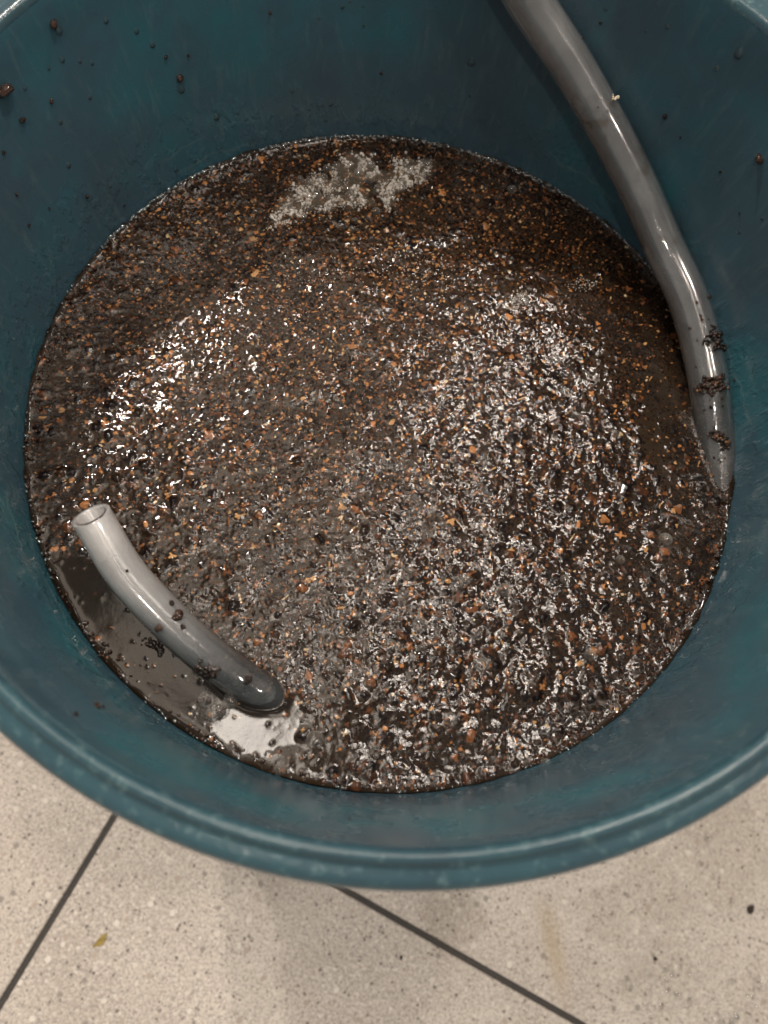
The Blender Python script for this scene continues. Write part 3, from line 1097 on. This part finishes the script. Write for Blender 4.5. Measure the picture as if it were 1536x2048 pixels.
clump('grounds_clump', 'small dark clump of grounds stuck to the hose above its dirt band', [(1428, 672, 11, 10), (1436, 690, 11, 12), (1412, 683, 8, 8), (1446, 697, 7, 6), (1428, 655, 6, 5)])
clump('grounds_clump', 'wide band of dark grounds wrapped across the upright hose near the water', [(1402, 775, 9, 12), (1418, 768, 12, 18), (1436, 762, 12, 18), (1440, 778, 9, 10), (1425, 782, 9, 10), (1408, 762, 6, 6), (1455, 776, 5, 4), (1390, 778, 5, 6)])
clump('grounds_clump', 'dark clump of grounds on the hose right at the waterline', [(1430, 868, 10, 10), (1445, 878, 11, 14), (1455, 888, 9, 8), (1448, 896, 6, 5), (1420, 866, 5, 4)])
for (x, y, r) in ((1416, 595, 7), (1401, 632, 5), (1443, 795, 4), (1422, 814, 6), (1445, 812, 4), (1428, 915, 4), (1205, 43, 4), (1196, 215, 3), (1216, 222, 3)):
    p, n = on_hose(x, y)
    grain('crumb', p + n * r * PX * .4, r * PX * .8, 0, 'small dark crumb stuck to the upright hose', 'crumbs on the upright hose')
for _ in range(16):
    y = random.uniform(600, 985)
    x = np.interp(y, [600, 700, 784, 869, 985], [1378, 1404, 1418, 1430, 1436]) + random.uniform(-20, 34)
    p, n = on_hose(x, y)
    grain('crumb', p + n * 0.0002, random.uniform(1.6, 4.0) * PX, random.choice((0, 0, 1)), 'small dark crumb stuck to the upright hose', 'crumbs on the upright hose')
p, n = on_hose(1228, 198)
its = [(p + np.array([random.gauss(0, .0009), random.gauss(0, .0009), random.gauss(0, .0009)]) + n * .0003, random.uniform(.0004, .0009), .9) for _ in range(9)]
o = link('pale_crumb', lump_cloud('pale_crumb', its, None, .3), mat_plain('cream_crumb', (0.72, 0.62, 0.45), 0.3))
tag(o, 'cream coloured crumb stuck on the right edge of the upright hose', 'crumb')

for (x, y, r, mi, lab) in ((355, 1232, 11, 1, 'glossy brown bead on the middle of the lower hose'), (319, 1255, 8, 1, 'upright brown drop on the left side of the lower hose'),
                           (366, 1254, 7, 0, 'small dark grain right of the brown bead on the lower hose'), (343, 1208, 6, 0, 'small dark grain above the brown bead on the lower hose'),
                           (495, 1360, 11, 0, 'dark bead near where the lower hose enters the water'), (254, 1142, 4, 0, 'tiny dark speck near the open end of the hose')):
    p, n = on_hose(x, y, True)
    grain('bead', p + n * r * PX * .3, r * PX * .9, mi, lab, None, 'bead')
clump('grounds_clump', 'brown clump against the side of the lower hose at the water', [(415, 1345, 12, 12), (428, 1338, 9, 9), (400, 1335, 9, 8)], True)


def float_clump(label, spots, cat='clump'):
    its = []
    for (x, y, r, n) in spots:
        for k in range(n):
            p = surf(x + random.gauss(0, r * .5), y + random.gauss(0, r * .5))
            rr = random.uniform(.3, .55) * r * PX
            its.append((p + (0, 0, rr * .2), rr, .8))
    o = link('grounds_clump', lump_cloud('grounds_clump', its, None, 0.3), M_GR[0])
    o.data.materials.append(M_GR[1]); o.data.materials.append(M_GR[2])
    o.data.polygons.foreach_set('material_index', np.repeat(rng.choice([0, 1, 2], len(its), p=[.62, .28, .10]), len(ic1F)).astype(np.int32))
    tag(o, label, cat)


float_clump('brown clump floating left of the lower hose on clear water', [(305, 1285, 14, 10), (325, 1302, 14, 12), (286, 1283, 7, 4), (345, 1312, 8, 5), (252, 1222, 6, 4)])
float_clump('brown clump under the bubble cluster below the hose end', [(413, 1402, 12, 8), (440, 1418, 15, 14), (463, 1402, 11, 9), (425, 1435, 9, 6)])
float_clump('pair of reddish crumbs by the wall left of the lower hose', [(207, 1290, 9, 7), (209, 1310, 8, 6)])
float_clump('brown crumbs by the wall below the bubble cluster', [(380, 1455, 9, 6), (400, 1462, 7, 5)])
float_clump('brown clump at the waterline right of the hose clumps', [(1450, 940, 5, 4), (1448, 985, 8, 6), (1440, 1022, 8, 6), (1436, 1035, 7, 6)])

# ------------------------------------------------------------------ droplets and specks on the wall


def droplet_mesh():
    """Flattened drop with a slight tail: z is the way out of the wall, -y is down."""
    V = icoV3.copy()
    V[:, 1] = np.where(V[:, 1] > 0, V[:, 1] * 1.55, V[:, 1])
    V[:, 0] *= np.where(V[:, 1] > 0, 1 - 0.35 * np.clip(V[:, 1], 0, 1.5), 1)
    V[:, 2] *= 0.42
    return V


icoV3, icoF3 = ico(3)
drop_me = mesh_np('water_droplet', droplet_mesh(), icoF3)
drop_me.materials.append(M_DROP)
drop_me.polygons.foreach_set('use_smooth', [True] * len(drop_me.polygons))
drops = [(212, 42, 7), (125, 120, 7), (160, 123, 4), (184, 127, 5), (121, 245, 7), (137, 331, 7), (433, 235, 9), (661, 208, 8), (585, 182, 6), (180, 195, 6),
         (943, 125, 9), (1335, 53, 5), (1292, 62, 4), (1477, 108, 9), (1433, 137, 5), (700, 4, 4), (685, 14, 4), (727, 12, 4), (638, 37, 4), (1040, 100, 3),
         (1360, 192, 4), (273, 63, 6), (305, 90, 6), (363, 180, 8), (118, 62, 7), (97, 137, 4), (50, 177, 5), (652, 240, 4), (352, 340, 5), (390, 322, 4), (930, 62, 3), (1212, 17, 4), (1258, 196, 3),
         (867, 262, 3), (983, 290, 4), (1480, 465, 4), (1525, 437, 4), (220, 373, 4), (320, 365, 4), (1280, 1470, 4), (1218, 1604, 6), (1305, 1545, 5)]
for (x, y, r) in drops:
    P, n = on_wall(x, y, 0.0)
    N = Vector(n); down = Vector((0, 0, -1)); down = (down - N * down.dot(N)).normalized()
    Y = -down; X = Y.cross(N).normalized()
    s = r / 4900.0 * random.uniform(0.7, 1.1)
    o = bpy.data.objects.new('water_droplet', drop_me)
    COL.objects.link(o)
    o.matrix_world = Matrix(((X.x * s, Y.x * s, N.x * s, P[0]), (X.y * s, Y.y * s, N.y * s, P[1]), (X.z * s, Y.z * s, N.z * s, P[2]), (0, 0, 0, 1)))
    tag(o, 'clear water droplet clinging to the inside of the bucket wall', 'droplet', 'water droplets on the bucket wall')
own = {(105, 47): 'large brown crumb with a bright facet high on the far left wall', (359, 155): 'brown crumb with a drop hanging under it on the far wall',
       (3, 178): 'biggest dark red crumb at the left edge of the bucket wall', (1523, 317): 'brown crumb on the wall right of the hose, biggest there',
       (1331, 231): 'upright dark seed shaped speck on the wall just right of the hose'}
for (x, y, r, mi) in ((105, 47, 10, 1), (331, 113, 5, 0), (376, 110, 4, 0), (359, 155, 9, 1), (102, 201, 5, 1), (43, 239, 7, 0), (3, 178, 17, 1), (172, 392, 6, 0), (727, 51, 3, 0), (762, 145, 4, 0),
                      (1331, 231, 6, 0), (1523, 317, 10, 1), (1202, 45, 4, 0), (940, 192, 3, 0), (5, 304, 5, 0), (32, 388, 4, 0), (97, 416, 3, 0), (1362, 274, 3, 0), (1480, 426, 3, 0), (1442, 343, 4, 0),
                      (540, 25, 4, 1), (248, 410, 3, 0), (56, 450, 4, 0), (1470, 760, 4, 0), (150, 1430, 4, 0), (205, 1415, 4, 0), (192, 1413, 5, 1), (700, 1640, 3, 0)):
    P, n = on_wall(x, y, 0.0)
    s = r / 4900.0
    o = grain('speck', P + n * s * .35, s * 0.95, mi, own.get((x, y), 'tiny dark speck stuck to the inside of the bucket wall'), None if (x, y) in own else 'dark specks on the bucket wall', 'speck')

# ------------------------------------------------------------------ litter on the tiles


def floor_grain(x, y, r, mi, label, group=None):
    p = on_plane(x, y, 0)
    s = r / 2900.0
    return grain('floor_crumb', (p[0], p[1], s * .45), s, mi, label, group, 'crumb')


floor_grain(1499, 1818, 9, 0, 'dark brown crumb in a small wet ring on the tile at right')
floor_grain(802, 1915, 4, 0, 'dark speck beside the long grout joint below the bucket')
floor_grain(1310, 1917, 4, 0, 'dark speck above the wet sparkling patch of tile')
P = on_plane(200, 1882, 0.0006)
bm = bmesh.new()
pts = [(-.0045, -.0036), (-.002, .0002), (.0012, .0036), (.0035, .0048), (.0038, .001), (.002, -.0022), (-.0014, -.0032)]
vs = [bm.verts.new((x, y, 0.0005 + 0.0008 * math.sin(x * 900))) for x, y in pts]
f = bm.faces.new(vs)
ret = bmesh.ops.extrude_face_region(bm, geom=[f])
for v in ret['geom']:
    if isinstance(v, bmesh.types.BMVert): v.co.z -= 0.0004
me = bpy.data.meshes.new('leaf_flake'); bm.to_mesh(me); bm.free()
o = link('leaf_flake', me, mat_plain('olive_flake', (0.26, 0.19, 0.05), 0.5), smooth=False)
o.location = (P[0], P[1], 0.0003)
o.rotation_euler = (0, 0, 0.3)
tag(o, 'small olive yellow flake lying on the tile at lower left', 'flake')

fd = mesh_np('floor_droplet', icoV3 * np.array([1, 1, 0.28]), icoF3)
fd.materials.append(mat_clear('floor_water', 0.05, 0.0))
fd.polygons.foreach_set('use_smooth', [True] * len(fd.polygons))
k = 0
while k < 90:
    cx_, cy_, sx, sy, w = random.choice([(1340, 1960, 45, 42, 1), (1340, 1950, 40, 40, 1), (1262, 1962, 14, 10, 1), (1215, 1830, 28, 28, 1), (1300, 1770, 90, 40, 1), (1440, 1700, 60, 60, 1), (1520, 1990, 20, 30, 1), (1445, 2035, 20, 10, 1)])
    x, y = random.gauss(cx_, sx), random.gauss(cy_, sy)
    p = on_plane(x, y, 0)
    s = random.uniform(1.8, 5.5) / 2900.0
    o = bpy.data.objects.new('floor_droplet', fd)
    COL.objects.link(o)
    o.location = (p[0], p[1], 0)
    o.scale = (s * random.uniform(.7, 1.4), s * random.uniform(.7, 1.4), s)
    o.rotation_euler = (0, 0, random.uniform(0, 3))
    tag(o, 'tiny water bead splashed on the terrazzo right of the bucket', 'droplet', 'water beads on the tile')
    k += 1
print('triangles', sum(len(o.data.polygons) for o in bpy.data.objects if o.type == 'MESH'))
